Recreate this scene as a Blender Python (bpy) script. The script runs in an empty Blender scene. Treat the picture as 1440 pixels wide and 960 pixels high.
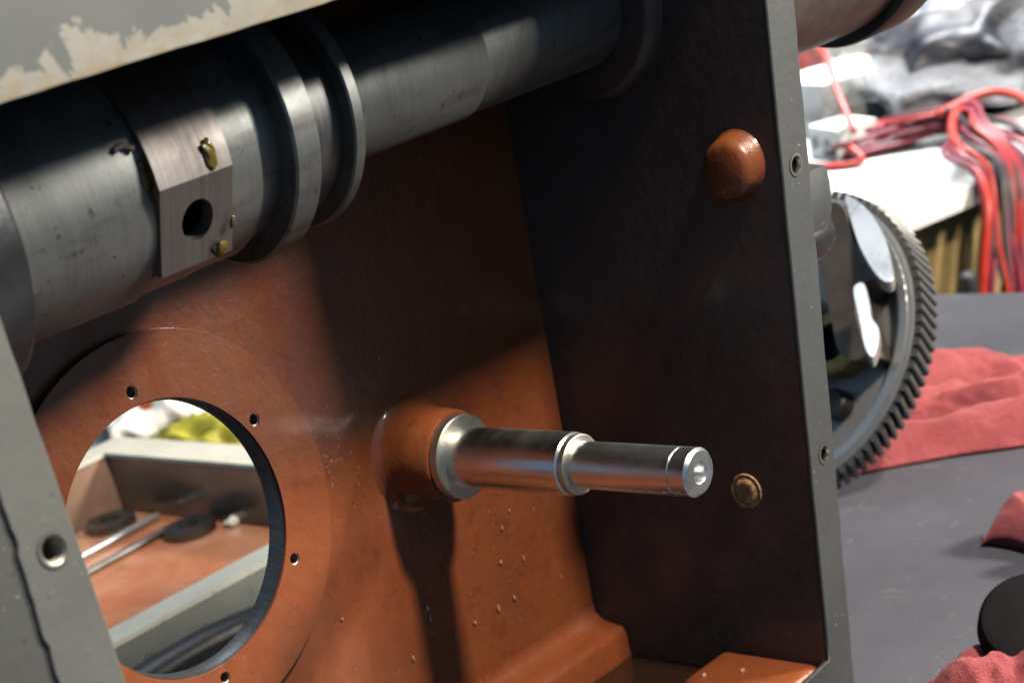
import bpy, bmesh, math, random
from mathutils import Vector, Matrix, noise
from mathutils.geometry import tessellate_polygon
random.seed(7)
S = bpy.context.scene
COL = S.collection
PI = math.pi

# ------------------------------------------------------------------ camera
cd = bpy.data.cameras.new('camera'); cam = bpy.data.objects.new('camera', cd); COL.objects.link(cam)
RX = Vector((0.678316, -0.701642, -0.218143)); RY = Vector((-0.516336, -0.243948, -0.820906)); RZ = Vector((0.522766, 0.669469, -0.527757))
cam.matrix_world = Matrix(((RX.x, -RY.x, -RZ.x, -0.328295), (RX.y, -RY.y, -RZ.y, -0.501317), (RX.z, -RY.z, -RZ.z, 0.175767), (0, 0, 0, 1)))
cd.sensor_fit = 'HORIZONTAL'; cd.sensor_width = 36.0
cd.lens = 36.0 * 2313.493 / 1440.0
cd.shift_x = (720 - 594.78) / 1440.0
cd.shift_y = (1320.80 - 480) / 1440.0
cd.clip_start = 0.02; cd.clip_end = 60
cd.dof.use_dof = True; cd.dof.focus_distance = 0.585; cd.dof.aperture_fstop = 15
S.camera = cam
S.view_settings.view_transform = 'Standard'; S.view_settings.look = 'None'
S.view_settings.gamma = 1; S.view_settings.exposure = 0.0
S.view_settings.use_curve_mapping = False

# ------------------------------------------------------------------ world and lamps
w = bpy.data.worlds.new('World'); S.world = w; w.use_nodes = True
bg = w.node_tree.nodes['Background']; bg.inputs[0].default_value = (0.52, 0.74, 1.0, 1); bg.inputs[1].default_value = 0.30

def area(name, loc, target, power, sx, sy, col=(1, 1, 1), spread=180):
    l = bpy.data.lights.new(name, 'AREA'); l.energy = power; l.shape = 'RECTANGLE'; l.size = sx; l.size_y = sy; l.color = col; l.spread = math.radians(spread)
    o = bpy.data.objects.new(name, l); COL.objects.link(o); o.location = loc
    o.rotation_euler = (Vector(target) - Vector(loc)).to_track_quat('-Z', 'Y').to_euler()
    return o
area('work_lamp', (0.22, -0.78, 1.00), (0.12, 0.0, -0.05), 28, 0.11, 0.11, (1.0, 0.84, 0.66))     # high lamp in front of the opening
area('room_lamp', (1.31, -1.10, 0.73), (0.0, -0.05, 0.10), 60, 0.30, 0.24, (1.0, 0.90, 0.76))       # lower lamp from the right
area('fill_bench', (0.62, 0.35, 1.35), (0.5, 0.3, -0.17), 7, 1.1, 0.14, (0.95, 0.98, 1.0))  # unseen fill added to light the bench and tray
area('fill_table', (1.75, 0.70, 0.85), (1.70, 0.65, -0.17), 25, 0.9, 0.2, (0.97, 0.99, 1.0), 95)    # unseen fill added to blow out the white table

S.cycles.diffuse_bounces = 0

# ------------------------------------------------------------------ materials
def nd(nt, t, **kw):
    n = nt.nodes.new(t)
    for k, v in kw.items(): setattr(n, k, v)
    return n
def ramp(nt, fac, stops):
    r = nd(nt, 'ShaderNodeValToRGB'); e = r.color_ramp.elements
    while len(e) < len(stops): e.new(0.5)
    for i, (p, c) in enumerate(stops):
        e[i].position = p; e[i].color = (c[0], c[1], c[2], 1) if not isinstance(c, (int, float)) else (c, c, c, 1)
    nt.links.new(fac, r.inputs[0]); return r.outputs[0]
def noise_n(nt, vec, scale, detail=4, rough=.55, dist=0.0):
    n = nd(nt, 'ShaderNodeTexNoise'); n.inputs['Scale'].default_value = scale; n.inputs['Detail'].default_value = detail
    n.inputs['Roughness'].default_value = rough; n.inputs['Distortion'].default_value = dist
    nt.links.new(vec, n.inputs['Vector']); return n.outputs[0]
def mix(nt, fac, a, b, mode='MIX'):
    m = nd(nt, 'ShaderNodeMix', data_type='RGBA', blend_type=mode)
    def put(sock, v):
        if hasattr(v, 'is_output'): nt.links.new(v, sock)
        elif isinstance(v, (int, float)): sock.default_value = v
        else: sock.default_value = (v[0], v[1], v[2], 1)
    put(m.inputs[0], fac); put(m.inputs[6], a); put(m.inputs[7], b); return m.outputs[2]
def material(name, rough=.5, metal=0.0, coat=0.0):
    m = bpy.data.materials.new(name); m.use_nodes = True; nt = m.node_tree
    p = nt.nodes['Principled BSDF']; p.inputs['Roughness'].default_value = rough; p.inputs['Metallic'].default_value = metal
    p.inputs['Coat Weight'].default_value = coat; p.inputs['Coat Roughness'].default_value = .12
    tc = nd(nt, 'ShaderNodeTexCoord')
    return m, nt, p, tc.outputs['Object']
def bump(nt, p, height, strength, dist):
    b = nd(nt, 'ShaderNodeBump'); b.inputs['Strength'].default_value = strength; b.inputs['Distance'].default_value = dist
    nt.links.new(height, b.inputs['Height']); nt.links.new(b.outputs[0], p.inputs['Normal'])
def stretch(nt, vec, s):
    mp = nd(nt, 'ShaderNodeMapping'); mp.inputs['Scale'].default_value = s; nt.links.new(vec, mp.inputs['Vector']); return mp.outputs[0]

def m_simple(name, col, rough=.5, metal=0.0, var=.25, scale=60, bmp=0.0, bscale=200, coat=0.0, dist=.001):
    m, nt, p, v = material(name, rough, metal, coat)
    n = noise_n(nt, v, scale, 5)
    a = [c * (1 - var) for c in col]; b = [min(1, c * (1 + var)) for c in col]
    nt.links.new(ramp(nt, n, [(.3, a), (.7, b)]), p.inputs['Base Color'])
    if bmp: bump(nt, p, noise_n(nt, v, bscale, 4), bmp, dist)
    return m

def m_paint_orange(name, a, b, dark, rough=.38):
    m, nt, p, v = material(name, rough, 0, .08); p.inputs['Specular IOR Level'].default_value = .42
    n1 = noise_n(nt, v, 14, 6, .6); n2 = noise_n(nt, v, 90, 5, .65); n3 = noise_n(nt, v, 420, 3)
    c = ramp(nt, n1, [(.3, a), (.7, b)])
    c = mix(nt, ramp(nt, n2, [(.56, 0.0), (.72, .55)]), c, dark)
    c = mix(nt, ramp(nt, n3, [(.66, 0.0), (.72, .6)]), c, (.03, .018, .012))
    runs = noise_n(nt, stretch(nt, v, (38, 38, 12)), 1, 6, .6, .8)
    c = mix(nt, ramp(nt, runs, [(.50, 0.0), (.70, .35)]), c, dark)
    c = mix(nt, ramp(nt, noise_n(nt, v, 700, 2), [(.68, 0.0), (.74, .3)]), c, tuple(min(1, k * 2.2 + .02) for k in b))
    c = mix(nt, ramp(nt, noise_n(nt, stretch(nt, v, (260, 260, 420)), 1, 3, .6, 2.0), [(.70, 0.0), (.74, .5)]), c, tuple(min(1, k * 1.9 + .03) for k in b))
    nt.links.new(c, p.inputs['Base Color'])
    nt.links.new(ramp(nt, runs, [(.3, rough - .16), (.7, rough + .18)]), p.inputs['Roughness'])
    nt.links.new(ramp(nt, n1, [(.42, 0.0), (.60, .55)]), p.inputs['Coat Weight'])
    bump(nt, p, mix(nt, .45, noise_n(nt, v, 160, 6, .65), noise_n(nt, v, 38, 4, .5)), .55, .0016)
    return m
def m_paint_grey(name, a, b, chipc, chip=.62, rough=.5, specks=True):
    m, nt, p, v = material(name, rough)
    n1 = noise_n(nt, v, 22, 6, .6); n2 = noise_n(nt, v, 75, 6, .7); n3 = noise_n(nt, v, 500, 2)
    c = ramp(nt, n1, [(.3, a), (.7, b)])
    f = ramp(nt, n2, [(chip, 0.0), (chip + .02, 1.0)])
    c = mix(nt, f, c, chipc)
    if specks:
        c = mix(nt, mix(nt, 1.0, ramp(nt, n3, [(.70, 0.0), (.74, .7)]), ramp(nt, noise_n(nt, v, 26, 3), [(.50, 0.0), (.62, 1.0)]), 'MULTIPLY'), c, (.30, .30, .28))
        c = mix(nt, ramp(nt, noise_n(nt, v, 330, 3), [(.68, 0.0), (.73, .8)]), c, (.03, .03, .03))
    nt.links.new(c, p.inputs['Base Color'])
    bump(nt, p, mix(nt, .5, n2, noise_n(nt, v, 260, 4)), .35, .0008)
    return m
def m_steel(name, col=(.56, .56, .54), rough=.26, axis=0, stain=(.16, .13, .10), st=.6):
    m, nt, p, v = material(name, rough, 1.0)
    s = [900, 900, 900]; s[axis] = 900
    s2 = [30, 30, 30]; s2[axis] = 1400
    n1 = noise_n(nt, v, 28, 6, .65); n2 = noise_n(nt, stretch(nt, v, s2), 1.0, 3)
    c = mix(nt, ramp(nt, n1, [(st, 0.0), (st + .18, .75)]), col, stain)
    c = mix(nt, .14, c, ramp(nt, n2, [(.3, .25), (.7, .7)]))
    nt.links.new(c, p.inputs['Base Color'])
    nt.links.new(ramp(nt, n1, [(.3, max(.05, rough - .08)), (.7, rough + .16)]), p.inputs['Roughness'])
    bump(nt, p, n2, .12, .0002)
    return m

M = {}
M['orange'] = m_paint_orange('oily orange primer', (.175, .046, .0170), (.220, .064, .022), (.095, .027, .013))
M['orange_shaded'] = m_paint_orange('shaded copy of orange primer', (.070, .054, .054), (.090, .068, .068), (.050, .041, .042), .40)  # same orange primer, with the cavity's shade put into its colour
M['grey'] = m_paint_grey('worn grey paint', (.049, .054, .055), (.066, .072, .073), (.039, .041, .040), .66)
M['grey_rim'] = m_paint_grey('scraped grey rim', (.076, .083, .083), (.103, .111, .110), (.136, .143, .145), .68)
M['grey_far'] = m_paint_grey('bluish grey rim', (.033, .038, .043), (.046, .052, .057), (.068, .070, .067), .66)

# chipped top flange: grey paint flaked off to a cream filler along the lower edge
m, nt, p, v = material('flaked grey paint over cream filler', .45)
sep = nd(nt, 'ShaderNodeSeparateXYZ'); nt.links.new(v, sep.inputs[0])
mr = nd(nt, 'ShaderNodeMapRange'); mr.inputs[1].default_value = .155; mr.inputs[2].default_value = .170; mr.inputs[3].default_value = .27; mr.inputs[4].default_value = -.10
nt.links.new(sep.outputs[2], mr.inputs[0])
ad = nd(nt, 'ShaderNodeMath', operation='ADD'); nt.links.new(noise_n(nt, v, 48, 8, .62, .9), ad.inputs[0]); nt.links.new(mr.outputs[0], ad.inputs[1])
flake = ramp(nt, ad.outputs[0], [(.60, 0.0), (.613, 1.0)])
base = ramp(nt, noise_n(nt, v, 20, 5), [(.3, (.058, .068, .075)), (.7, (.078, .090, .098))])
cream = ramp(nt, noise_n(nt, v, 60, 5), [(.3, (.14, .14, .115)), (.6, (.19, .195, .18)), (.75, (.15, .13, .08))])
c = mix(nt, flake, base, cream)
c = mix(nt, ramp(nt, noise_n(nt, stretch(nt, v, (500, 500, 160)), 1, 4), [(.66, 0.0), (.72, .8)]), c, (.10, .085, .06))
c = mix(nt, ramp(nt, noise_n(nt, v, 34, 7, .7), [(.54, 0.0), (.66, .55)]), c, (.10, .095, .075))
lip = nd(nt, 'ShaderNodeMapRange'); lip.inputs[1].default_value = .1550; lip.inputs[2].default_value = .1600; lip.inputs[3].default_value = 1.0; lip.inputs[4].default_value = 0.0
nt.links.new(sep.outputs[2], lip.inputs[0])
c = mix(nt, mix(nt, 1.0, lip.outputs[0], ramp(nt, noise_n(nt, stretch(nt, v, (120, 120, 300)), 1, 6, .7), [(.46, 0.0), (.60, .85)]), 'MULTIPLY'), c, (.16, .115, .062))
c = mix(nt, ramp(nt, noise_n(nt, v, 190, 5, .7), [(.66, 0.0), (.70, .8)]), c, (.03, .028, .025))
nt.links.new(c, p.inputs['Base Color']); bump(nt, p, flake, -.9, .0022)
M['flaked'] = m

M['steel'] = m_steel('oiled turned steel', (.60, .64, .66), .27, 0, (.16, .16, .15), .56)
m, nt, p, v = material('oily stained spindle steel', .42, .7)
nA = noise_n(nt, v, 16, 6, .65, .6); nB = noise_n(nt, stretch(nt, v, (900, 40, 40)), 1, 3); nC = noise_n(nt, stretch(nt, v, (22, 160, 160)), 1, 5, .6); nD = noise_n(nt, v, 300, 4, .6)
c = ramp(nt, nA, [(.30, (.075, .081, .083)), (.48, (.165, .180, .184)), (.70, (.255, .275, .278))])
c = mix(nt, ramp(nt, nC, [(.52, 0.0), (.68, .6)]), c, (.075, .055, .050))
c = mix(nt, .12, c, ramp(nt, nB, [(.3, .05), (.7, .30)]))
c = mix(nt, ramp(nt, nD, [(.62, 0.0), (.70, .7)]), c, (.04, .036, .032))
nt.links.new(c, p.inputs['Base Color']); nt.links.new(ramp(nt, nA, [(.3, .56), (.7, .34)]), p.inputs['Roughness'])
bump(nt, p, mix(nt, .5, nB, nD), .14, .0003); M['steel_spindle'] = m
M['steel_dark'] = m_steel('dark oiled steel', (.085, .092, .10), .40, 0, (.08, .07, .06), .5)
M['steel_bright'] = m_steel('polished steel', (.46, .49, .52), .28, 1, (.4, .38, .35), .7); M['steel_bright'].node_tree.nodes['Principled BSDF'].inputs['Metallic'].default_value = .75
M['steel_gear'] = m_steel('gear steel', (.24, .25, .26), .42, 1, (.14, .13, .12), .58); M['steel_gear'].node_tree.nodes['Principled BSDF'].inputs['Metallic'].default_value = .55
M['steel_ring'] = m_steel('dull steel ring', (.42, .42, .37), .42, 1, (.2, .18, .13), .5)
M['steel_tooth'] = m_steel('dark oiled tooth steel', (.075, .075, .075), .38, 1, (.03, .03, .028), .55); M['steel_tooth'].node_tree.nodes['Principled BSDF'].inputs['Metallic'].default_value = .6
M['bore_shade'] = m_simple('painted bore shade', (.004, .004, .004), .95, 0, .2); M['bore_shade'].node_tree.nodes['Principled BSDF'].inputs['Specular IOR Level'].default_value = 0  # near-black that paints the shade inside drilled holes
M['thread'] = m_steel('threaded hole steel', (.26, .25, .22), .35, 1)
M['tan'] = m_simple('tan worn plug', (.50, .29, .13), .6, .0, .6, 300, .6, 500)
M['black'] = m_simple('black painted steel', (.012, .013, .017), .38, 0, .4, 90, .2, 260)
M['brown_nose'] = m_simple('brown oiled steel', (.13, .105, .09), .42, .6, .3, 80, .2, 300)
m, nt, p, v = material('red shop cloth', .95)
p.inputs['Specular IOR Level'].default_value = .08; p.inputs['Sheen Weight'].default_value = .35; p.inputs['Sheen Tint'].default_value = (1, .6, .6, 1)
nt.links.new(ramp(nt, noise_n(nt, v, 40, 6, .65), [(.3, (.27, .052, .064)), (.7, (.40, .096, .108))]), p.inputs['Base Color'])
bump(nt, p, mix(nt, .35, noise_n(nt, v, 60, 6, .7, 1.5), noise_n(nt, v, 1400, 2)), .9, .004); M['cloth'] = m
M['rubber'] = None
m, nt, p, v = material('worn grey rubber mat', .62)
n1 = noise_n(nt, v, 9, 6, .6); n2 = noise_n(nt, v, 55, 6, .7); n3 = noise_n(nt, stretch(nt, v, (60, 210, 100)), 1, 4)
c = ramp(nt, n1, [(.3, (.043, .045, .060)), (.7, (.066, .069, .090))])
c = mix(nt, ramp(nt, n3, [(.66, 0.0), (.75, .6)]), c, (.20, .20, .22))
c = mix(nt, ramp(nt, noise_n(nt, stretch(nt, v, (34, 34, 34)), 1, 8, .75, .5), [(.58, 0.0), (.72, .5)]), c, (.13, .13, .145))
c = mix(nt, mix(nt, 1.0, ramp(nt, noise_n(nt, v, 240, 3), [(.66, 0.0), (.73, .5)]), ramp(nt, noise_n(nt, v, 18, 3), [(.52, 0.0), (.66, 1.0)]), 'MULTIPLY'), c, (.30, .30, .32))
nt.links.new(c, p.inputs['Base Color']); bump(nt, p, n2, .15, .001)
M['rubber'] = m
M['white'] = m_simple('white laminate', (.80, .81, .80), .4, 0, .04, 20)
M['whiteplastic'] = m_simple('white plastic', (.78, .79, .77), .35, 0, .06, 40)
M['wall'] = m_simple('off white wall', (.66, .67, .68), .8, 0, .06, 8)
M['wood'] = m_simple('tan plywood', (.45, .33, .15), .7, 0, .25, 25, .1, 80)
M['floor'] = m_simple('stained concrete', (.26, .24, .19), .8, 0, .35, 12)
M['card'] = m_simple('cream cardboard', (.58, .54, .42), .8, 0, .12, 30)
M['redwire'] = m_simple('red wire sheath', (.46, .030, .018), .4, 0, .2, 60)
M['pinkwire'] = m_simple('crimson wire sheath', (.22, .022, .045), .45, 0, .3, 60)
M['blackwire'] = m_simple('black wire sheath', (.03, .03, .035), .45, 0, .3, 60)
M['yellow'] = m_simple('yellow green plastic', (.42, .40, .04), .6, 0, .4, 60)
M['orangeplastic'] = m_simple('orange plastic', (.80, .17, .02), .45, 0, .15, 60)
M['bagdark'] = m_simple('dark grey goods', (.030, .033, .045), .4, 0, .5, 30, .3, 60)
m, nt, p, v = material('clear plastic film', .12)
p.inputs['Base Color'].default_value = (.85, .87, .92, 1)
p.inputs['Alpha'].default_value = .26; bump(nt, p, noise_n(nt, v, 26, 5, .6, 1.2), .9, .02)
M['film'] = m
m, nt, p, v = material('amber grease', .18)
p.inputs['Base Color'].default_value = (.12, .080, .012, 1); p.inputs['Subsurface Weight'].default_value = .0
bump(nt, p, noise_n(nt, v, 420, 3), .5, .001); M['grease'] = m
m, nt, p, v = material('dark gear oil', .06)
p.inputs['Base Color'].default_value = (.022, .012, .008, 1); p.inputs['Coat Weight'].default_value = .5; M['oil'] = m
m, nt, p, v = material('pale oil drop', .06)  # pale base colour holds the drops' glints and the fleck tone
p.inputs['Base Color'].default_value = (.36, .23, .17, 1); p.inputs['Specular IOR Level'].default_value = 1.0; p.inputs['Coat Weight'].default_value = 1.0; p.inputs['Coat Roughness'].default_value = .05; M['drop'] = m
m, nt, p, v = material('oily tray floor', .22)
n1 = noise_n(nt, v, 10, 5, .6, .6); n2 = noise_n(nt, v, 30, 5, .6)
c = ramp(nt, n1, [(.35, (.40, .13, .055)), (.55, (.50, .24, .14)), (.72, (.50, .42, .33))])  # paler stops put the oil's whitish reflections into the floor colour
c = mix(nt, ramp(nt, n2, [(.58, 0.0), (.7, .6)]), c, (.20, .10, .05))
nt.links.new(c, p.inputs['Base Color']); nt.links.new(ramp(nt, n2, [(.35, .08), (.7, .4)]), p.inputs['Roughness']); M['traypaint'] = m
M['traywall'] = m_simple('casting with painted oil sheen', (.24, .155, .115), .22, 0, .4, 18, .2, 90, .3)  # grey reflection of the oil put into the wall colour
M['trayrim'] = m_paint_grey('pale scraped casting', (.52, .53, .46), (.66, .67, .59), (.25, .25, .22), .64)
M['trayside'] = m_paint_grey('grey green casting', (.13, .145, .135), (.18, .195, .18), (.10, .10, .09), .64)

# ------------------------------------------------------------------ mesh helpers
def obj(name, bm, mat, parent=None, smooth=False, at=None):
    me = bpy.data.meshes.new(name)
    bmesh.ops.recalc_face_normals(bm, faces=bm.faces[:])
    bm.to_mesh(me); bm.free()
    if smooth:
        for f in me.polygons: f.use_smooth = True
    me.materials.append(mat)
    return link(name, me, parent, at)
def link(name, me, parent=None, at=None):
    o = bpy.data.objects.new(name, me); COL.objects.link(o)
    if parent: o.parent = parent
    if at is not None: o.location = at
    return o
def empty(name, loc=(0, 0, 0)):
    o = bpy.data.objects.new(name, None); COL.objects.link(o); o.location = loc; o.empty_display_size = .01
    return o
def tag(o, label, cat, group=None, kind=None):
    if label: o['label'] = label
    if cat: o['category'] = cat
    if group: o['group'] = group
    if kind: o['kind'] = kind
    return o
def sharp(o, ang=35):
    me = o.data
    for f in me.polygons: f.use_smooth = True
    try: me.set_sharp_from_angle(angle=math.radians(ang))
    except Exception: pass
    return o
def bx(bm, x0, x1, y0, y1, z0, z1):
    vs = [bm.verts.new((x, y, z)) for x in (x0, x1) for y in (y0, y1) for z in (z0, z1)]
    for f in ((0, 1, 3, 2), (4, 6, 7, 5), (0, 4, 5, 1), (2, 3, 7, 6), (0, 2, 6, 4), (1, 5, 7, 3)):
        bm.faces.new([vs[i] for i in f])
def box(name, d, mat, parent=None, bev=.001):
    bm = bmesh.new(); bx(bm, *d)
    if bev: bmesh.ops.bevel(bm, geom=bm.edges[:], offset=bev, segments=2, affect='EDGES', profile=.6)
    return sharp(obj(name, bm, mat, parent))
def basis(n):
    n = Vector(n).normalized(); a = n.cross(Vector((0, 0, 1)))
    if a.length < 1e-4: a = Vector((1, 0, 0))
    a.normalize(); return a, n.cross(a), n
def lathe(name, prof, origin, axis, mat, parent=None, seg=72, cap0=True, cap1=True, ang=35, prof_fn=None):
    """prof: list of (distance along axis, radius)"""
    a, b, n = basis(axis); o = Vector(origin); bm = bmesh.new(); rings = []
    for d, r in prof:
        rings.append([bm.verts.new(o + n * d + (a * math.cos(t) + b * math.sin(t)) * r) for t in (2 * PI * i / seg for i in range(seg))])
    for r0, r1 in zip(rings, rings[1:]):
        for i in range(seg): bm.faces.new((r0[i], r0[(i + 1) % seg], r1[(i + 1) % seg], r1[i]))
    if cap0: bm.faces.new(rings[0])
    if cap1: bm.faces.new(rings[-1])
    return sharp(obj(name, bm, mat, parent), ang)
def plate(name, outer, holes, d0, d1, frame, mat, parent=None, ang=30):
    """extruded polygon with holes; frame = (origin, u, v, n); outline points are (u, v)"""
    O, U, V, N = [Vector(q) for q in frame]; bm = bmesh.new(); loops = [outer] + holes
    tri = tessellate_polygon([[Vector((q[0], q[1], 0)) for q in l] for l in loops])
    flat = [q for l in loops for q in l]
    bw = bm.edges.layers.float.new('bevel_weight_edge')
    A = [bm.verts.new(O + U * q[0] + V * q[1] + N * d0) for q in flat]
    B = [bm.verts.new(O + U * q[0] + V * q[1] + N * d1) for q in flat]
    for t in tri:
        try: bm.faces.new([A[i] for i in t]); bm.faces.new([B[i] for i in reversed(t)])
        except ValueError: pass
    k = 0
    for l in loops:
        n = len(l)
        for i in range(n):
            i0, i1 = k + i, k + (i + 1) % n
            bm.faces.new((A[i0], A[i1], B[i1], B[i0]))
            if l is outer: bm.edges.get((A[i0], A[i1]))[bw] = 1.0
        k += n
    return sharp(obj(name, bm, mat, parent), ang)
def circ(cx, cy, r, n=64, a0=0):
    return [(cx + r * math.cos(a0 + 2 * PI * i / n), cy + r * math.sin(a0 + 2 * PI * i / n)) for i in range(n)]
def jag(p, q, n, amp, seed=0, sc=60):
    """points from p towards q with a ragged edge"""
    out = []; d = Vector((q[0] - p[0], q[1] - p[1])); nr = Vector((-d.y, d.x)).normalized()
    for i in range(n):
        t = i / n; x = p[0] + d.x * t; y = p[1] + d.y * t
        k = 0 if i == 0 else (noise.noise(Vector((x * sc, y * sc, seed))) + .6 * noise.noise(Vector((x * sc * 4, y * sc * 4, seed + 9)))) * amp
        out.append((x + nr.x * k, y + nr.y * k))
    return out
def tube(name, pts, r, mat, parent=None, seg=8, sub=6, r1=None):
    P = [Vector(q) for q in pts]; C = []
    for i in range(len(P) - 1):
        p0, p1, p2, p3 = P[max(i - 1, 0)], P[i], P[i + 1], P[min(i + 2, len(P) - 1)]
        for k in range(sub):
            t = k / sub
            C.append(.5 * ((2 * p1) + (p2 - p0) * t + (2 * p0 - 5 * p1 + 4 * p2 - p3) * t * t + (3 * p1 - p0 - 3 * p2 + p3) * t ** 3))
    C.append(P[-1]); bm = bmesh.new(); rings = []; prev = None
    for i, c in enumerate(C):
        d = (C[min(i + 1, len(C) - 1)] - C[max(i - 1, 0)]).normalized()
        a = d.cross(Vector((.3, .2, 1)) if prev is None else prev.cross(d)); a.normalize(); b = d.cross(a); prev = b if prev is None else a.cross(d) * -1
        rr = r if r1 is None else r + (r1 - r) * i / (len(C) - 1)
        a = d.orthogonal().normalized() if prev is None else a
        rings.append([bm.verts.new(c + (a * math.cos(2 * PI * k / seg) + b * math.sin(2 * PI * k / seg)) * rr) for k in range(seg)])
    for r0, r1_ in zip(rings, rings[1:]):
        # match the nearest start vertex so that the tube never twists shut
        s = min(range(seg), key=lambda s: (r1_[s].co - r0[0].co).length)
        sgn = 1 if (r1_[(s + 1) % seg].co - r0[1].co).length < (r1_[(s - 1) % seg].co - r0[1].co).length else -1
        r1_[:] = [r1_[(s + sgn * k) % seg] for k in range(seg)]
        for k in range(seg): bm.faces.new((r0[k], r0[(k + 1) % seg], r1_[(k + 1) % seg], r1_[k]))
    bm.faces.new(rings[0]); bm.faces.new(rings[-1])
    return obj(name, bm, mat, parent, True)
def blob_mesh(r, sq=(1, 1, 1), amp=.3, sc=1.2, seed=0, sub=3):
    bm = bmesh.new(); bmesh.ops.create_icosphere(bm, subdivisions=sub, radius=1)
    for v in bm.verts:
        k = 1 + amp * noise.noise(v.co * sc + Vector((seed, seed * .7, 0)))
        v.co = Vector((v.co.x * r * sq[0] * k, v.co.y * r * sq[1] * k, v.co.z * r * sq[2] * k))
    return bm

# ------------------------------------------------------------------ setting: workshop floor and wall
def struct(name, d, mat):
    o = box(name, d, mat, None, 0); o['kind'] = 'structure'; return o
struct('floor', (-3, 5, -3, 5, -1.02, -.95), M['floor'])
struct('back_wall', (2.45, 2.55, -3, 5, -.95, 1.6), M['wall'])

# ------------------------------------------------------------------ workbench with rubber mat
ZB = -.17
b = empty('workbench', (.2, .3, -.95)); tag(b, 'workbench with dark grey scratched rubber top under the gearbox', 'workbench')
def child(o, parent):
    o.parent = parent; o.matrix_parent_inverse = Matrix.Translation(-Vector(parent.location)); return o
child(box('bench_top', (-1.2, .850, -.33, 1.6, ZB - .045, ZB - .004), M['wood'], None, .002), b)
child(box('rubber_mat', (-1.2, .855, -.335, 1.6, ZB - .004, ZB), M['rubber'], None, .001), b)
for x in (-1.1, .78):
    for y in (-.27, 1.5): child(box('leg', (x - .03, x + .03, y - .03, y + .03, -.95, ZB - .045), M['steel_dark'], None, .002), b)

# ------------------------------------------------------------------ gearbox housing
YF = -.1245; XL, XR, ZT, ZF = -.1107, .2172, .1547, -.1345
H = empty('gearbox_housing', (.05, -.06, ZB))
tag(H, 'open grey cast gearbox housing painted orange inside, with chipped rim', 'gearbox')
FY = ((0, 0, 0), (1, 0, 0), (0, 0, 1), (0, 1, 0))           # plates lying in X-Z, depth along Y
HC = (.0019, -.0034)                                          # centre of the large round opening
bolt = [(HC[0] + .0553 * math.cos(math.radians(31 + 60 * k)), HC[1] + .0553 * math.sin(math.radians(31 + 60 * k))) for k in range(6)]
o = plate('back_panel', [(XL - .012, ZF - .03), (XR + .006, ZF - .03), (XR + .006, ZT + .042), (XL - .012, ZT + .042)],
          [circ(HC[0], HC[1], .0515, 96)],   .004, .0094, FY, M['orange'], H)
# raised ring around the opening, drilled six times
child(o, H)
o = plate('opening_flange', circ(HC[0], HC[1], .0735, 120), [circ(HC[0], HC[1], .0504, 120)] + [circ(x, z, .0024, 20) for x, z in bolt], 0.0, .0090, FY, M['orange'], H, 40)
bm_ = o.modifiers.new('edge', 'BEVEL'); bm_.width = .0009; bm_.segments = 3; bm_.limit_method = 'WEIGHT'
child(o, H)
o = lathe('opening_bore', [(0.0012, .0503), (.0012, .0500), (.003, .0498), (.0036, .0494), (.0093, .0494), (.0098, .0507)], (HC[0], 0, HC[1]), (0, 1, 0), M['steel_dark'], H, 120, False, False); child(o, H)
for x, z in bolt:
    o = lathe('screw_hole', [(.0003, .00235), (.0006, .0019), (.006, .0019), (.006, .0001)], (x, 0, z), (0, 1, 0), M['thread'], H, 20, False, True); child(o, H)
# side, top and bottom walls
SB = (-.105, .064); PL = (-.092, -.0617)
FX = ((0, 0, 0), (0, 1, 0), (0, 0, 1), (1, 0, 0))           # plates lying in Y-Z, depth along X
o = plate('side_wall', [(YF + .0020, ZF - .033), (.004, ZF - .033), (.004, ZT + .04), (YF + .0065, ZT + .04), (YF + .0065, ZT - .004), (YF + .0020, ZT - .006)], [circ(-.048, .123, .0300, 48), circ(PL[0], PL[1], .0078, 32)], XR, XR + .0145, FX, M['orange_shaded'], H); child(o, H)
o = plate('side_wall', [(YF + .0140, ZF - .033), (.004, ZF - .033), (.004, ZT + .04), (YF + .0140, ZT + .04)], [], XL - .012, XL, FX, M['orange_shaded'], H); child(o, H)
o = box('top_wall', (XL, XR, YF + .006, .004, ZT + .030, ZT + .042), M['orange_shaded'], H, 0); child(o, H)
o = box('bottom_wall', (XL, XR, YF + .003, .004, ZF - .0335, ZF - .019), M['orange_shaded'], H, 0); child(o, H)
# ledge along the foot of the back wall, and a corner pad behind the rim
def ledge():
    bm = bmesh.new(); n = 60; rows = []
    prof = [(.004, -.1235), (.0034, -.1272), (.000, -.1305), (-.006, -.1320), (-.0125, -.1328), (-.0145, -.1352), (-.015, -.154)]
    for i in range(n + 1):
        x = XL + (XR - XL) * i / n
        rows.append([bm.verts.new((x, y + (noise.noise(Vector((x * 30, y * 200, 1))) * .0012 if 0 < k < 6 else 0), z + noise.noise(Vector((x * 45, k, 3))) * .0012)) for k, (y, z) in enumerate(prof)])
    for a, c in zip(rows, rows[1:]):
        for k in range(len(prof) - 1): bm.faces.new((a[k], c[k], c[k + 1], a[k + 1]))
    return obj('bottom_ledge', bm, M['orange'], H, True)
child(ledge(), H)
bm = bmesh.new(); bx(bm, .1835, XR - .0003, YF + .0035, -.0695, ZF - .018, ZF - .0012); bmesh.ops.bevel(bm, geom=[e for e in bm.edges], offset=.0045, segments=4, affect='EDGES', profile=.5)
o = sharp(obj('corner_pad', bm, M['orange'], H), 60); child(o, H)
bm = bmesh.new(); bx(bm, .12, .183, YF + .0035, -.098, ZF - .018, ZF - .006); bmesh.ops.bevel(bm, geom=[e for e in bm.edges], offset=.004, segments=3, affect='EDGES', profile=.5)
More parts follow.
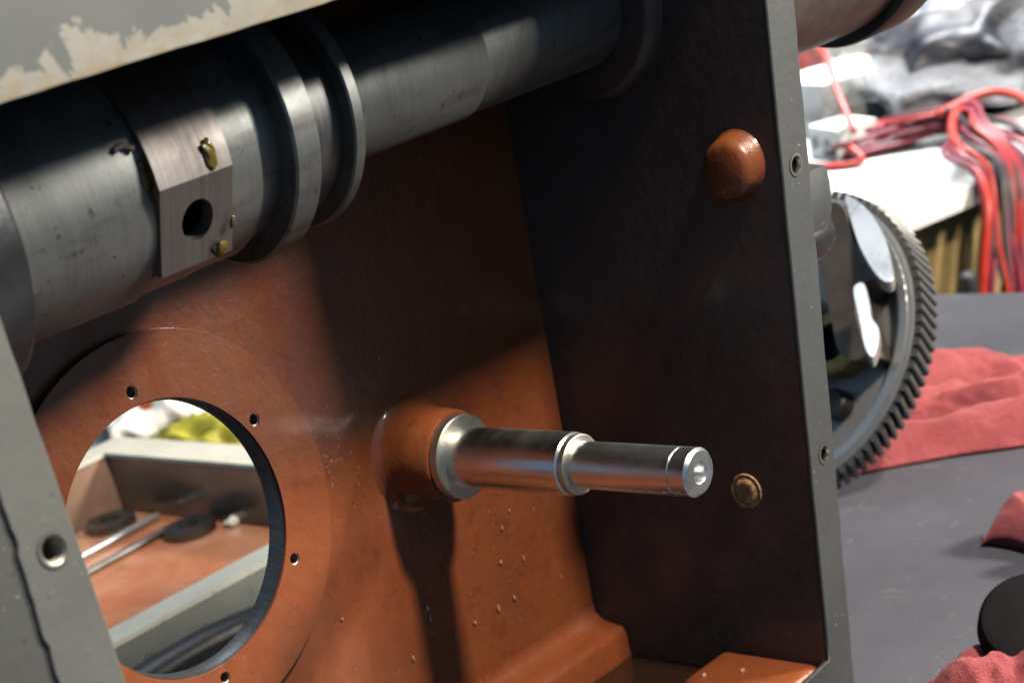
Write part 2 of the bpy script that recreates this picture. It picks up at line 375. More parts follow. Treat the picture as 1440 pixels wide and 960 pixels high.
o = sharp(obj('corner_pad', bm, M['orange'], H), 60); child(o, H)
bm = bmesh.new(); bx(bm, XL + .001, XR - .001, YF + .0036, -.0146, ZF - .019, ZF - .013)
o = obj('oil_pool', bm, M['oil'], H); child(o, H)
# bosses on the walls
SX, SZ = .1264, -.0166
o = lathe('shaft_boss', [(.0045, .0245), (.0030, .0218), (.0005, .0202), (-.003, .0193), (-.008, .0187), (-.0200, .0180), (-.0215, .0172), (-.0216, .001)][::1], (SX, 0, SZ), (0, 1, 0), M['orange'], H, 96, False, True, 50); child(o, H)
o = lathe('side_boss', [(.001, .0132), (-.0012, .0117), (-.0060, .0108), (-.0078, .0096), (-.0086, .0078), (-.0088, .001)], (XR, SB[0], SB[1]), (1, 0, 0), M['orange'], H, 64, False, True, 60); child(o, H)
o = lathe('plug', [(.004, .0076), (-.0002, .0076), (-.0006, .0072), (-.0004, .0058), (-.0010, .0052), (-.0016, .0040), (-.0012, .0018)], (XR, PL[0], PL[1]), (1, 0, 0), M['tan'], H, 40, True, True, 50); tag(child(o, H), 'flat tan round plug in the dark side wall', None)
o = lathe('bearing_seat', [(.004, .0330), (-.002, .0320), (-.006, .0300), (-.0065, .0285), (-.0065, .0193), (.004, .0193)], (XR, -.048, .123), (1, 0, 0), M['orange_shaded'], H, 80, False, False, 50); child(o, H)
# front rim: four ragged strips
def rim(name, outer, holes, d0, d1, mat, label=None):
    o = plate(name, outer, holes, d0, d1, FY, mat, H, 30)
    md = o.modifiers.new('edge', 'BEVEL'); md.width = .0006; md.segments = 2; md.limit_method = 'WEIGHT'
    child(o, H)
    if label: o['label'] = label
    return o
RH = [(.2258, .0608), (.2272, -.0479)]
zr0, zr1 = -.1683, .1560
out = [(XR, ZF)] + [(.1971, ZF - .0016)] + [(.1971, zr0), (.2335, zr0)]
out += jag((.2343, zr0 + .01), (.2343, .20), 70, .0007, 3)[0:] + [(.2343, .20), (XR, .20)]
out += jag((XR, .1999), (XR, ZF + .004), 60, .00022, 5)[1:]
rim('right_rim', out, [circ(x, z, .0029, 24) for x, z in RH], YF, YF + .0018, M['grey_far'])
for x, z in RH:
    child(lathe('rim_screw_hole', [(-.0003, .0040), (-.0003, .0030), (.0005, .0027), (.0015, .0026)], (x, YF, z), (0, 1, 0), M['thread'], H, 28, False, False), H)
    child(lathe('hole_shade_disc', [(.0014, .0027), (.0014, .0001)], (x, YF, z), (0, 1, 0), M['bore_shade'], H, 28, False, True), H)  # black disc, painted shade in place of a deep hole
LH = (-.1185, .0547)
out = [(XL, ZF)] + [(XL, ZF + .01)] + jag((XL, ZF + .01), (XL, ZT), 60, .00025, 8)[1:] + [(XL, ZT), (-.1245, ZT)]
out += jag((-.1235, ZT), (-.1325, -.02), 70, .0011, 12, 90)[1:] + [(-.1335, ZF)]
rim('left_rim', out, [circ(LH[0], LH[1], .0037, 32)], YF, YF + .004, M['grey_rim'])
child(lathe('rim_screw_hole', [(-.0003, .0049), (-.0003, .0040)] + [(.0004 + .0007 * k, .0036 if k % 2 else .0031) for k in range(14)] + [(.0105, .0004)], (LH[0], YF, LH[1]), (0, 1, 0), M['thread'], H, 36, False, True, 20), H)
rim('left_flange', [(-.30, -.1683), (-.1345, -.1683)] + jag((-.1332, ZF), (-.1243, ZT), 70, .0011, 12, 90)[1:] + [(-.1243, .152), (-.30, .152)], [], YF + .0012, YF + .009, M['grey'], 'darker grey flange beyond the ragged seam')
out = jag((-.30, ZT), (XR - .0003, ZT), 120, .00028, 21) + [(XR - .0003, ZT), (XR - .0003, .215), (-.30, .215)]
rim('top_flange', out, [], YF - .0006, YF + .006, M['flaked'], 'pale flange with flaking cream and grey paint')
rim('bottom_rim', [(-.1335, -.1683), (.1969, -.1683), (.1969, ZF - .0016), (-.1335, ZF - .0016)], [], YF + .0003, YF + .004, M['grey_rim'])
# outside lugs on the right hand wall
for y, z, r, l in ((-.052, .022, .019, .090),):
    o = box('outer_lug', (.2318, .348, y - .010, y + .016, z - .014, z + .016), M['grey_far'], H, .010); child(o, H)
# oil drops clinging to the back wall and the ledge
bmd = blob_mesh(.001, (1, .75, 1.25), .25, 1, 3, 2); med = bpy.data.meshes.new('oil_drop'); bmd.to_mesh(med); bmd.free(); med.materials.append(M['drop'])
for f in med.polygons: f.use_smooth = True
for i, (x, z, s) in enumerate(((.1627, -.0793, 1.2), (.1665, -.0979, 1.1), (.1556, -.0983, 1.1), (.1398, -.0981, 1.2), (.1145, -.080, 1.3), (.1147, -.0851, 1), (.1105, -.0318, 1.5), (.1677, -.0655, .9),
        (.177, -.0836, .8), (.1195, .0243, .8), (.1268, -.099, .8), (.1001, -.0967, .9), (.0681, -.0642, .9), (.1741, -.0601, .7))):
    o = link('oil_drop', med, H, (x, .0034, z)); s *= .7; o.scale = (s, s * .8, s * (1 + (i % 3) * .5)); o.matrix_parent_inverse = Matrix.Translation(-H.location)
for x, y in ((.1905, -.078), (.1995, -.092), (.186, -.10)):
    o = link('oil_drop', med, H, (x, y, ZF - .0012)); o.scale = (1.5, 1.3, 1.1); o.matrix_parent_inverse = Matrix.Translation(-H.location)

# spatter of dried oil and paint flecks on the back wall
bm = bmesh.new(); rf = random.Random(11)
for cxf, czf, sx, sz, n in ((.083, .008, .007, .010, 60), (.16, -.085, .03, .03, 28), (.10, -.06, .03, .05, 20), (.03, -.085, .03, .01, 14)):
    for k in range(n):
        x, z = rf.gauss(cxf, sx), rf.gauss(czf, sz)
        if math.hypot(x - HC[0], z - HC[1]) < .0755 or math.hypot(x - SX, z - SZ) < .025 or x > XR - .003 or z < -.12: continue
        a, c = rf.uniform(.00012, .0004), rf.uniform(.00015, .0007) * (1.6 if rf.random() < .25 else 1); t = rf.gauss(.15, .35); m_ = 7; ring = []
        for i in range(m_):
            q = 2 * PI * i / m_; u, w_ = a * math.cos(q) * rf.uniform(.6, 1.2), c * math.sin(q) * rf.uniform(.6, 1.2)
            ring.append(bm.verts.new((x + u * math.cos(t) - w_ * math.sin(t), .0040, z + u * math.sin(t) + w_ * math.cos(t))))
        top = bm.verts.new((x, .0040 - a * .9, z))
        for i in range(m_): bm.faces.new((ring[i], ring[(i + 1) % m_], top))
o = child(obj('oil_spatter', bm, M['drop'], H, True), H); o['kind'] = 'stuff'

# ------------------------------------------------------------------ steel spindle across the top
YS, ZS = -.048, .123
SP = empty('spindle', (-.105, YS, ZS)); tag(SP, 'thick stepped steel spindle lying across the top of the housing', 'spindle')
def sp(name, prof, mat, seg=96, ang=35, c0=True, c1=True):
    return child(lathe(name, prof, (0, YS, ZS), (1, 0, 0), mat, SP, seg, c0, c1, ang), SP)
sp('end_flange', [(-.1100, .0435), (-.0795, .0440), (-.0775, .0428), (-.0770, .0415), (-.0770, .034)], m_simple('blued steel', (.030, .035, .042), .38, .4, .4, 90, .15, 300))
sp('barrel', [(-.0772, .0344), (-.0262, .0344)], M['steel_spindle'])
# faceted collar, its flat drilled with a round hole
def collar():
    a0 = math.radians(-24.5); x0, x1 = -.0262, .0018; hc, hr = -.0120, .0061
    prof = [(-4.5, .0378), (3, .0375), (10, .0371), (18, .0367), (27, .0362), (36, .0357), (46, .0352), (58, .0346), (72, .0340), (110, .0338), (150, .0338), (190, .0338), (230, .0338), (270, .0338), (302, .0340), (312.5, .0350), (315.5, .0378)]
    n = len(prof); bm = bmesh.new(); A = []; B = []
    for d, R in prof:
        t = math.radians(d); A.append(bm.verts.new((x0, YS - math.cos(t) * R, ZS + math.sin(t) * R))); B.append(bm.verts.new((x1, YS - math.cos(t) * R, ZS + math.sin(t) * R)))
    for k in range(n - 1): bm.faces.new((A[k], A[k + 1], B[k + 1], B[k]))
    bm.faces.new(A); bm.faces.new(B)
    # drilled facet between corner n-1 and corner 0
    u = Vector((1, 0, 0)); p0 = A[n - 1].co; vdir = (A[0].co - p0); L = vdir.length; vdir.normalize(); nrm = Vector((0, -math.cos(a0), math.sin(a0)))
    cc = p0 + u * (hc - x0) + vdir * (L * .52); m = 40; dirs = [u * math.cos(2 * PI * i / m) + vdir * math.sin(2 * PI * i / m) for i in range(m)]
    outer = [(0, 0), (x1 - x0, 0), (x1 - x0, L), (0, L)]; hole = [((cc - p0).dot(u) + hr * math.cos(2 * PI * i / m), (cc - p0).dot(vdir) + hr * math.sin(2 * PI * i / m)) for i in range(m)]
    ov = [A[n - 1], B[n - 1], B[0], A[0]]; hv = [bm.verts.new(p0 + u * q[0] + vdir * q[1]) for q in hole]; allv = ov + hv
    for t in tessellate_polygon([[Vector((q[0], q[1], 0)) for q in outer], [Vector((q[0], q[1], 0)) for q in hole]]): bm.faces.new([allv[i] for i in t])
    ib = [bm.verts.new(h.co - nrm * .012) for h in hv]
    for i in range(m): bm.faces.new((hv[i], hv[(i + 1) % m], ib[(i + 1) % m], ib[i]))
    bm.faces.new(ib)
    o = sharp(obj('drilled_collar', bm, m_steel('worn pinkish steel', (.155, .142, .140), .5, 0, (.075, .055, .05), .48), SP), 18)
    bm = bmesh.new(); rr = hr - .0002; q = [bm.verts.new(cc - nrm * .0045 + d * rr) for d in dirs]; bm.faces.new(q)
    h = obj('collar_hole_shade', bm, M['bore_shade'], None); h.parent = o  # black disc inside the bore paints its shade
    return o
child(collar(), SP)
sp('neck', [(.0018, .0325), (.0172, .0325), (.0172, .0300), (.0274, .0300)], M['steel_spindle'])
sp('wide_ring', [(.0270, .0280), (.0270, .0366), (.0278, .0374), (.0372, .0374), (.0382, .0364), (.0382, .028)], M['steel_spindle'])
sp('groove_section', [(.0382, .0305), (.0556, .0290)], M['steel_dark'])
sp('thin_ring', [(.0556, .018), (.0556, .0335), (.0562, .0342), (.0600, .0342), (.0606, .0335), (.0606, .018)], M['steel_spindle'])
sp('tail', [(.0606, .0200), (.1350, .0198), (.1362, .0190)], M['steel_spindle'])
sp('tail_journal', [(.1358, .0190), (.232, .0190)], M['steel_spindle'])
sp('nose_core', [(.2315, .0190), (.2315, .0400), (.3800, .0402)], M['steel_dark'])
sp('nose_sleeve', [(.2330, .0402), (.2330, .0425), (.382, .0430)], M['brown_nose'])
sp('nose_flange', [(.378, .0400), (.378, .0470), (.380, .0478), (.4030, .0478), (.405, .0465), (.405, .02)], M['black'])
for i, (x, ang, r, s) in enumerate(((-.0055, 3, .0377, (.9, .30, 1.7)), (-.0035, -41, .0376, (1.25, .42, 1.0)), (-.0275, 2, .0344, (.6, .22, 1.7)), (-.0262, -6, .0362, (.35, .25, 1.1)), (.0005, -30, .0370, (.3, .2, .8)))):
    t = math.radians(ang); bmg = blob_mesh(.0024, s, .55, 1.8, 3 + i)
    o = obj('grease_blob', bmg, M['grease'], SP, True, (x, YS - math.cos(t) * r, ZS + math.sin(t) * r)); o.rotation_euler = (-t, 0, 0)
    o.matrix_parent_inverse = Matrix.Translation(-SP.location)
o = child(tube('oil_streak', [(-.0345, YS - .0334, ZS + .0100), (-.0315, YS - .0335, ZS + .0106), (-.0285, YS - .0345, ZS + .0090)], .0009, M['drop'], SP), SP)

# ------------------------------------------------------------------ bright stepped shaft in its boss
A = empty('stepped_shaft', (SX, 0, SZ)); tag(A, 'bright stepped steel shaft with centre-drilled end, sticking out of the orange boss', 'shaft')
def sh(name, prof, mat, ang=30, c0=True, c1=True, seg=80):
    return child(lathe(name, prof, (SX, 0, SZ), (0, -1, 0), mat, A, seg, c0, c1, ang), A)
sh('washer', [(.0216, .0110), (.0216, .0158), (.0222, .0164), (.0258, .0164), (.0264, .0159), (.0264, .0110)], M['steel_ring'], 30, False, False)
sh('thick_section', [(.0200, .0117), (.0830, .0117), (.0838, .0110)], M['steel'])
sh('retaining_ring', [(.0838, .0080), (.0838, .0106), (.0843, .0111), (.0864, .0111), (.0869, .0106), (.0869, .0080)], M['steel_ring'], 30, False, False)
sh('thin_section', [(.0800, .0086), (.1325, .0086), (.1325, .0081), (.1335, .0081), (.1335, .0086), (.1400, .0086), (.1413, .0075), (.1413, .0040), (.1403, .0033), (.1385, .0029), (.1350, .0010)], M['steel'], 25)

# ------------------------------------------------------------------ big gear lying tilted on the bench
GC = Vector((.4933, .0723, -.0930)); GN = Vector((-.8739, .0674, .4815)).normalized(); ga, gb, gn = basis(GN)
G = empty('spur_gear', (.50, .07, ZB)); tag(G, 'large dark steel gear standing tilted on the bench behind the housing', 'gear')
GT = .0157
def gl(name, prof, mat, ang=30, seg=120, c0=False, c1=False):
    return child(lathe(name, prof, GC, GN, mat, G, seg, c0, c1, ang), G)
gl('gear_rim', [(0.0, .0705), (.0008, .0712), (.0008, .0790), (0, .0812), (-GT, .0812), (-GT, .070), (-.004, .0688), (0, .0705)], M['steel_gear'])
gl('polished_face', [(.0008, .0722), (.0016, .0726), (.0016, .0772), (.0008, .0776)], M['steel_bright'])
gl('web', [(-.006, .0700), (-.005, .058), (-.004, .030), (-.010, .030), (-.011, .0700)], M['steel_gear'])
gl('hub', [(-.014, .030), (-.014, .012), (.018, .012), (.018, .028), (.016, .030), (-.014, .030)], M['steel_dark'])
NT = 86
bm = bmesh.new()
hw0, hw1 = .0030, .0017; r0, r1 = .0800, .0856; sk = -.0075; pr = []
for d, off in ((0, 0), (-GT, sk)):
    pr.append([bm.verts.new((r0, off - hw0, d)), bm.verts.new((r1 - .0006, off - hw1, d)), bm.verts.new((r1, off - hw1 * .5, d)), bm.verts.new((r1, off + hw1 * .5, d)), bm.verts.new((r1 - .0006, off + hw1, d)), bm.verts.new((r0, off + hw0, d))])
for k in range(5): bm.faces.new((pr[0][k], pr[0][k + 1], pr[1][k + 1], pr[1][k]))
bm.faces.new(pr[0]); bm.faces.new(pr[1])
bmesh.ops.recalc_face_normals(bm, faces=bm.faces[:]); mt = bpy.data.meshes.new('tooth'); bm.to_mesh(mt); bm.free(); mt.materials.append(M['steel_tooth'])
for k in range(NT):
    t = 2 * PI * k / NT; rd = ga * math.cos(t) + gb * math.sin(t); tg = gn.cross(rd)
    o = link('tooth', mt, G); o.matrix_parent_inverse = Matrix.Translation(-G.location)
    o.matrix_basis = Matrix(((rd.x, tg.x, gn.x, GC.x), (rd.y, tg.y, gn.y, GC.y), (rd.z, tg.z, gn.z, GC.z), (0, 0, 0, 1)))
# notched polished cam plate leaning on the gear face
def arcpts(pts): return [(x, y) for x, y in pts]
K = empty('cam_plate', tuple(GC + GN * .02)); tag(K, 'polished steel cam plate with a notched edge leaning on the large gear', 'cam plate')
cp = [(-.0343, -.0689), (-.0425, -.0559), (-.0524, -.0447), (-.0654, -.0355), (-.0591, -.0319), (-.0555, -.0282), (-.0552, -.0171), (-.0638, -.0024), (-.0689, .0049), (-.0616, .0090), (-.0498, .0040), (-.0420, -.0100), (-.030, -.0318), (-.0180, -.058), (-.0240, -.0728)]
def smooth_loop(p, n=4):
    o = []
    for i in range(len(p)):
        p0, p1, p2, p3 = [Vector(p[(i + k - 1) % len(p)]) for k in range(4)]
        for k in range(n):
            t = k / n; q = .5 * ((2 * p1) + (p2 - p0) * t + (2 * p0 - 5 * p1 + 4 * p2 - p3) * t * t + (3 * p1 - p0 - 3 * p2 + p3) * t ** 3); o.append((q.x, q.y))
    return o
o = plate('cam_body', smooth_loop(cp), [], -.006, .020, (GC + GN * .0018, ga, gb, gn), m_simple('brown oiled cam face', (.085, .072, .062), .4, .35, .3, 70), K, 40); child(o, K)
# polished lug and arm standing on the cam
LN = Vector((-.45, -.15, .88)).normalized(); la, lb, ln = basis(LN); LP = Vector((.4912, .0133, -.0358))
lug = [(.0207, -.0381), (.0132, -.0334), (.0036, -.0218), (-.0073, -.0013), (-.0154, .0233), (-.0152, .0314), (-.0095, .0285), (-.0017, .0169), (.0062, .0015), (.0136, -.0173)]
arm = [(.0032, .0305), (-.0012, .0302), (-.0058, .042), (-.0094, .0551), (-.0146, .0642), (-.0157, .0756), (-.0142, .0837), (-.0093, .0762), (-.0031, .0566), (.0033, .0366)]
for nm, pl in (('polished_lug', lug), ('polished_arm', arm)):
    o = plate(nm, smooth_loop(pl), [], 0, -.007, (LP, la, lb, ln), M['steel_bright'], K, 40); child(o, K)
    md = o.modifiers.new('edge', 'BEVEL'); md.width = .0012; md.segments = 2; md.limit_method = 'WEIGHT'
# brass boss and rubber plug on the gear web
P_ = GC + ga * -.036 + gb * -.002
child(lathe('brass_boss', [(-.006, .0175), (.010, .0175), (.012, .0160), (.012, .0105), (.002, .0100)], P_, GN, m_simple('greasy brass', (.30, .24, .09), .45, .6, .3, 60), G, 48, False, False), G)
P_ = GC + ga * -.0401 + gb * .030
child(lathe('web_plug', [(-.006, .0085), (.004, .0085), (.0055, .0070), (.0058, .001)], P_, GN, M['black'], G, 32, False, True), G)
# black shaft end sticking out of the outer side of the housing
child(lathe('outer_shaft_end', [(0, .0105), (.165, .0105), (.165, .0125), (.168, .0136), (.184, .0138), (.187, .0125), (.187, .002)], (.2312, .000, -.012), (1, 0, 0), M['black'], H, 48, False, True), H)

# ------------------------------------------------------------------ red shop rags
def rag(name, cx, cy, L, W, h, rot, seed, label, k=4.5, z=ZB):
    nu, nv = 110, 190; bm = bmesh.new(); rows = []
    for i in range(nu + 1):
        u = i / nu; row = []
        gather = .70 + .30 * noise.noise(Vector((u * 2.3, seed, 0))); lift = .75 + .5 * noise.noise(Vector((u * 3.1, seed + 5, 0)))
        for j in range(nv + 1):
            v = j / nv - .5
            ph = 2 * PI * k * v + 2.6 * noise.noise(Vector((u * 1.9, v * 2.2, seed))) + 1.1 * noise.noise(Vector((u * 5.2, v * 6, seed + 3)))
            ak = .55 + .6 * noise.noise(Vector((u * 2.6 + 3, v * 3.4, seed + 7)))
            env = max(0.0, 1 - (2 * abs(v)) ** 6) * max(0.0, 1 - abs(2 * u - 1) ** 8) ** .7
            x = (u - .5) * L * (1 + .10 * noise.noise(Vector((v * 3, seed, 2)))) + .10 * L * noise.noise(Vector((v * 4, u * 2, seed + 1)))
            y = v * W * gather + .62 * W / k / 2 * ak * math.sin(ph + .7) + .02 * noise.noise(Vector((u * 4, v * 3, seed + 9)))
            c_ = .5 + .5 * math.cos(ph)
            zz = h * env * lift * (.22 + .9 * ak * c_ ** 1.3) + .0035 * noise.noise(Vector((u * 16, v * 22, seed + 2))) * env + .0016 * noise.noise(Vector((u * 40, v * 50, seed + 4))) * env
            row.append(bm.verts.new((x, y, max(zz, 0) + .0016)))
        rows.append(row)
    for a, d in zip(rows, rows[1:]):
        for q in range(nv): bm.faces.new((a[q], a[q + 1], d[q + 1], d[q]))
    o = obj(name, bm, M['cloth'], None, True, (cx, cy, z)); o.rotation_euler = (0, 0, rot)
    md = o.modifiers.new('thick', 'SOLIDIFY'); md.thickness = .0011
    return tag(o, label, 'rag', 'red rags on the bench')
rag('shop_rag', .620, -.010, .250, .150, .048, -.80, 2.3, 'crumpled red shop rag lying under the edge of the large gear')
rag('shop_rag', .464, -.167, .150, .150, .046, -.55, 5.1, 'bunched red shop rag beside the black round cap', 3.5)
rag('shop_rag', .288, -.214, .160, .130, .034, -.75, 8.6, 'red shop rag spread under the black round cap', 3.5)
MB = m_simple('matt black rubber', (.004, .003, .0045), .8, 0, .4, 90); MB.node_tree.nodes['Principled BSDF'].inputs['Specular IOR Level'].default_value = .12
o = lathe('round_cap', [(0, .002), (0, .0225), (.0015, .0240), (.008, .0242), (.0100, .0230), (.0108, .0200), (.0112, .002)], (.2885, -.180, -.146), (-.42, -.40, .82), MB, None, 64)
tag(o, 'black round cap resting on the red rags', 'cap')

# ------------------------------------------------------------------ second casting seen through the round opening
T = empty('cast_tray', (.15, .36, ZB)); tag(T, 'shallow grey casting with oily orange floor seen through the round opening', 'casting')
tx0, tx1, ty0, ty1, tz = -.12, .335, .205, .545, -.110
def tray(name, d, m, bev=.002): return child(box(name, d, m, T, bev), T)
tray('tray_floor', (tx0, tx1, ty0, ty1, ZB + .0008, -.150), M['traypaint'], 0)
tray('tray_wall', (tx0, tx1, ty0, ty0 + .017, -.1495, tz), M['trayside'])
tray('tray_wall', (tx0, tx1, ty1 - .022, ty1, -.1495, tz), M['traywall'])
tray('tray_wall', (tx1 - .028, tx1, ty0 + .0173, ty1 - .0223, -.1495, tz), M['traywall'])
tray('tray_wall', (tx0, tx0 + .02, ty0 + .0173, ty1 - .0223, -.1495, tz), M['traywall'])
def rimstrip(name, x0, x1, y0, y1):
    child(plate(name, jag((x0, y0), (x1, y0), 40, .0009, 31) + [(x1, y0), (x1, y1)] + jag((x1, y1), (x0, y1), 40, .0007, 41)[1:] + [(x0, y1)], [], tz + .0002, tz + .003, ((0, 0, 0), (1, 0, 0), (0, 1, 0), (0, 0, 1)), M['trayrim'], T), T)
rimstrip('tray_rim', tx0, tx1, ty0 - .0005, ty0 + .0185)
rimstrip('tray_rim', tx0, tx1, ty1 - .0235, ty1 + .0005)
rimstrip('tray_rim', tx1 - .0295, tx1 + .0005, ty0 + .019, ty1 - .024)
for i, (x, y, lab) in enumerate(((.280, .500, 'dull steel washer lying near the back rim of the orange casting'), (.286, .416, 'dull steel washer lying beside the rod in the orange casting'))):
    o = lathe('washer', [(0, .007), (0, .0180), (.006, .0180), (.006, .007), (0, .007)], (x, y, -.1498), (0, 0, 1), M['steel_dark'], None, 40, False, False)
    tag(o, lab, 'washer', 'washers in the casting')
o = lathe('steel_rod', [(0, .0005), (0, .0022), (.095, .0022), (.095, .0005)], (.205, .462, -.1466), (1, .08, 0), M['steel_bright'], None, 20)
tag(o, 'thin bright steel rod lying in the orange casting', 'rod')
o = lathe('dark_rod', [(0, .0005), (0, .0024), (.090, .0024), (.090, .0005)], (.205, .432, -.1474), (1, .06, 0), M['steel_dark'], None, 20)
tag(o, 'thin dark rod lying in the orange casting', 'rod')
bmn = blob_mesh(.004, (1.6, 1, .8), .4, 1.6, 6); o = obj('oil_lump', bmn, M['whiteplastic'], None, True, (.305, .392, -.147)); tag(o, 'small pale lump beside the dull washer in the casting', 'lump')
for i, (x, y) in enumerate(((.214, .262), (.222, .258), (.231, .262), (.239, .258))):
    o = obj('metal_chip', blob_mesh(.0028, (1.3, .8, .7), .6, 2, i + 1, 2), M['steel_bright' if i % 2 else 'drop'], None, False, (x, y, -.1478)); tag(o, 'metal chip lying in oil by the near casting wall', 'chip', 'metal chips in the casting')
# crumpled white plastic bag, yellow cloth and orange clip behind the casting
def crumple(name, loc, r, sq, mat, label, cat, seed, amp=.5, rot=0):
    bm = bmesh.new(); bmesh.ops.create_icosphere(bm, subdivisions=5, radius=1)
    for v in bm.verts:
        d = v.co.normalized(); k = 1 + amp * (.5 - abs(noise.noise(d * 1.7 + Vector((seed, 0, 0)))) * 1.6) + amp * .35 * (.5 - abs(noise.noise(d * 4.3 + Vector((0, seed, 0)))))
        v.co = Vector((d.x * r * sq[0] * k, d.y * r * sq[1] * k, max(d.z * r * sq[2] * k, -r * sq[2] * .55)))
    lo = min(v.co.z for v in bm.verts)
    for v in bm.verts: v.co.z -= lo
    o = obj(name, bm, mat, None, True, loc); o.rotation_euler = (0, 0, rot); return tag(o, label, cat)
crumple('white_bag', (.425, .610, ZB), .05, (1.45, 1.0, 1.0), M['whiteplastic'], 'crumpled white plastic bag behind the orange casting', 'bag', 3.1, .45, .6)
crumple('yellow_cloth', (.385, .505, ZB), .030, (1.0, 2.0, 1.15), M['yellow'], 'crumpled yellow green cloth beside the white bag', 'cloth', 7.7, .5)
crumple('white_paper', (.34, .70, ZB), .06, (1.5, 1.0, .55), M['whiteplastic'], 'crumpled white paper beyond the back rim of the casting', 'paper', 1.7, .4)
for i, (dx, dz) in enumerate(((0, 0), (.016, .006))):
    o = box('orange_clip', (-.004, .004, -.004, .004, -.009, .009), M['orangeplastic'], None, .002); o.location = (.392 + dx, .585 - dx * .2, -.106 + dz); o.rotation_euler = (.5, .3, i * .7)
    tag(o, 'small orange plastic clip on the white plastic bag', 'clip', 'orange clips on the bag')
# dark hose below the opening
o = tube('black_hose', [(-.02, .185, ZB + .030), (.06, .186, ZB + .042), (.14, .184, ZB + .044), (.22, .176, ZB + .030), (.30, .15, ZB + .012)], .010, M['black'], None, 16)
tag(o, 'black hose lying on the bench before the orange casting', 'hose')

# ------------------------------------------------------------------ white table with wires and bag
ZW = -.17
W = empty('white_table', (1.6, .8, -.95)); tag(W, 'white topped table with plywood front standing beyond the workbench', 'table')
child(plate('table_top', [(.90, .405), (2.30, .10), (2.40, 1.6), (.90, 1.6)], [], ZW - .018, ZW, ((0, 0, 0), (1, 0, 0), (0, 1, 0), (0, 0, 1)), M['white'], W), W)
child(plate('front_panel', [(.93, .44), (2.28, .15), (2.30, .17), (.94, .46)], [], -.62, ZW - .0185, ((0, 0, 0), (1, 0, 0), (0, 1, 0), (0, 0, 1)), M['wood'], W), W)
for x, y in ((.97, .52), (2.2, .30), (.97, 1.5), (2.2, 1.5)): child(box('leg', (x - .025, x + .025, y - .025, y + .025, -.95, ZW - .0185), M['wood'], W, .002), W)

def white_box(name, cx, cy, sx, sy, sz, rz, label, slots=0):
    r = empty(name, (cx, cy, ZW)); tag(r, label, 'box')
    o = box('box_body', (-sx, sx, -sy, sy, 0, sz), M['whiteplastic'], r, .004)
    for k in range(slots):
        q = lathe('round_socket', [(0, .0062), (.0012, .0062), (.0012, .0052), (-.004, .0048), (-.004, .0002)], (-sx - .0001, -sy * .35 + k * sy * .8, sz * .5), (-1, 0, 0), M['blackwire'], r, 24, False, True)
    r.rotation_euler = (0, 0, rz); return r
white_box('socket_box', 1.365, .588, .024, .036, .034, -.55, 'white box with two round sockets beside the wire bundle', 2)
white_box('white_carton', 1.53, .690, .06, .065, .060, -.5, 'plain white carton standing behind the socket box')
white_box('flat_carton', 1.42, .800, .05, .06, .030, -.2, 'low white carton beyond the gearbox rim')
o = box('cream_board', (-.012, .012, -.28, .28, 0, .20), M['card'], None, .003); o.location = (2.02, 1.02, ZW); o.rotation_euler = (0, 0, .15); tag(o, 'cream cardboard sheet standing at the back of the white table', 'cardboard')
o = crumple('red_packet', (1.80, .965, ZW), .075, (.8, .9, 1.6), m_simple('red and brown packet', (.33, .06, .05), .5, 0, .6, 40), 'dark red packet standing behind the white cartons', 'packet', 4.4, .3)
# clear plastic bag with dark goods inside it
o = crumple('dark_goods', (1.67, .585, ZW + .002), .085, (2.3, 1.35, .85), M['bagdark'], 'dark grey goods inside the clear plastic bag', 'goods', 6.2, .5, .35)
o = crumple('clear_bag', (1.67, .590, ZW), .100, (2.3, 1.35, .88), M['film'], 'shiny clear plastic bag on the white table behind the wires', 'plastic bag', 9.4, .65, .35)
o = box('yellow_marker', (-.035, .035, -.008, .008, 0, .015), M['yellow'], None, .004); o.location = (1.70, .715, ZW); o.rotation_euler = (0, 0, -.5); tag(o, 'yellow green marker lying beside the clear bag', 'marker')
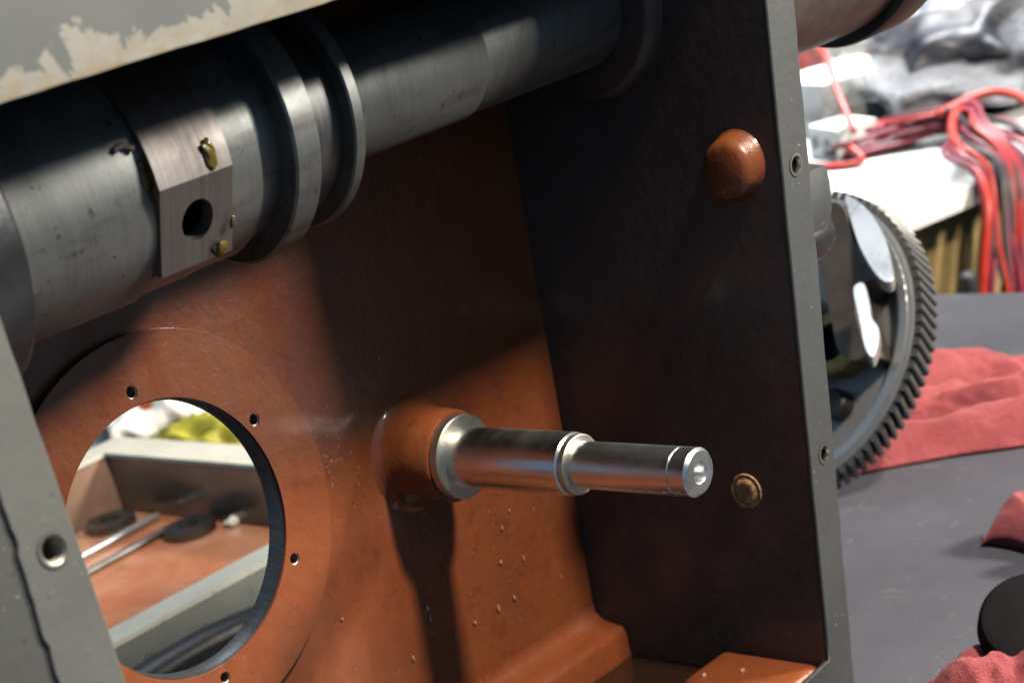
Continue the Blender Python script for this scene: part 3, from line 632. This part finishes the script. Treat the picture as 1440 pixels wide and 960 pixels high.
# wires: a bundle across the table that hangs over its edge
def wire(pts, r, m, label, name='wire', grp='wires hanging off the white table'):
    return tag(tube(name, pts, r, M[m], None, 8, 6), label, 'wire', grp)
zt = ZW + .006
for i in range(26):
    j = lambda a: random.uniform(-a, a)
    k = i / 25
    colr = ('pinkwire', 'pinkwire', 'blackwire', 'redwire', 'pinkwire', 'blackwire')[i % 6]
    lab = {'pinkwire': 'crimson wire of the bundle hanging over the white table edge', 'blackwire': 'black wire of the bundle hanging over the white table edge', 'redwire': 'bright red wire of the bundle hanging over the white table edge'}[colr]
    zz = zt + random.uniform(-.002, .020)
    x1 = 1.30 + k * .12 + j(.012); fx = 1.185 + k * .085 + j(.01)
    ye = .405 - (fx - .9) * .218
    wire([(1.350 + j(.03), .560 + j(.02) + k * .01, zz), (1.375 + j(.022), .515 + j(.016), zz + .004 + j(.004)), (1.385 + j(.022), .455 + j(.016), zz + .010 + j(.006)), (fx + .045, ye + .045, zz + .012),
          (fx + .012, ye - .006, zt + .003 - k * .004), (fx - .004 + j(.006), ye - .022, ZW - .05), (fx - .014 + j(.012), ye - .026 + j(.01), ZW - .12), (fx - .012 + j(.02), ye - .02 + j(.01), ZW - .22), (fx + j(.03), ye + j(.02), ZW - .34)],
         random.uniform(.0022, .0034), colr, lab)
wire([(1.395, .455, zt + .022), (1.33, .435, zt + .030), (1.24, .385, zt + .022), (1.185, .325, ZW - .005), (1.165, .318, ZW - .06), (1.160, .322, ZW - .13), (1.162, .325, ZW - .26)], .0044, 'redwire', 'thick bright red wire hanging apart from the bundle', 'red_cable', None)
wire([(1.36, .47, zt + .026), (1.40, .44, zt + .034), (1.375, .385, zt + .030), (1.32, .325, zt + .005), (1.315, .285, ZW - .05), (1.318, .282, ZW - .14), (1.32, .29, ZW - .28)], .0042, 'redwire', 'bright red wire looping over the top of the crimson bundle', 'red_cable', None)
wire([(1.03, .33, ZW - .012), (1.045, .325, ZW - .05), (1.075, .315, ZW - .09), (1.09, .32, ZW - .14), (1.095, .33, ZW - .25)], .004, 'blackwire', 'single black wire hanging against the plywood panel', 'black_cable', None)
wire([(1.10, .30, ZW - .055), (1.105, .30, ZW - .09), (1.085, .31, ZW - .13), (1.13, .31, ZW - .16), (1.15, .32, ZW - .26)], .0075, 'blackwire', 'thick black cable end dangling beside the red cable', 'black_cable', None)
wire([(1.62, .93, ZW + .005), (1.56, .80, ZW + .085), (1.44, .66, ZW + .10), (1.36, .585, ZW + .060), (1.325, .548, ZW + .030)], .0034, 'redwire', 'thin red wire arching over the white cartons', 'red_cable', None)
wire([(1.31, .60, ZW + .004), (1.295, .56, ZW + .004), (1.30, .525, ZW + .006), (1.312, .545, ZW + .018)], .0036, 'redwire', 'short red wire curling below the socket box', 'red_cable', None)
wire([(1.90, .90, ZW + .010), (1.93, .80, ZW + .05), (1.98, .75, ZW + .09), (2.02, .70, ZW + .07), (2.02, .62, ZW + .02)], .004, 'pinkwire', 'crimson wire arching behind the clear bag', 'crimson_cable', None)
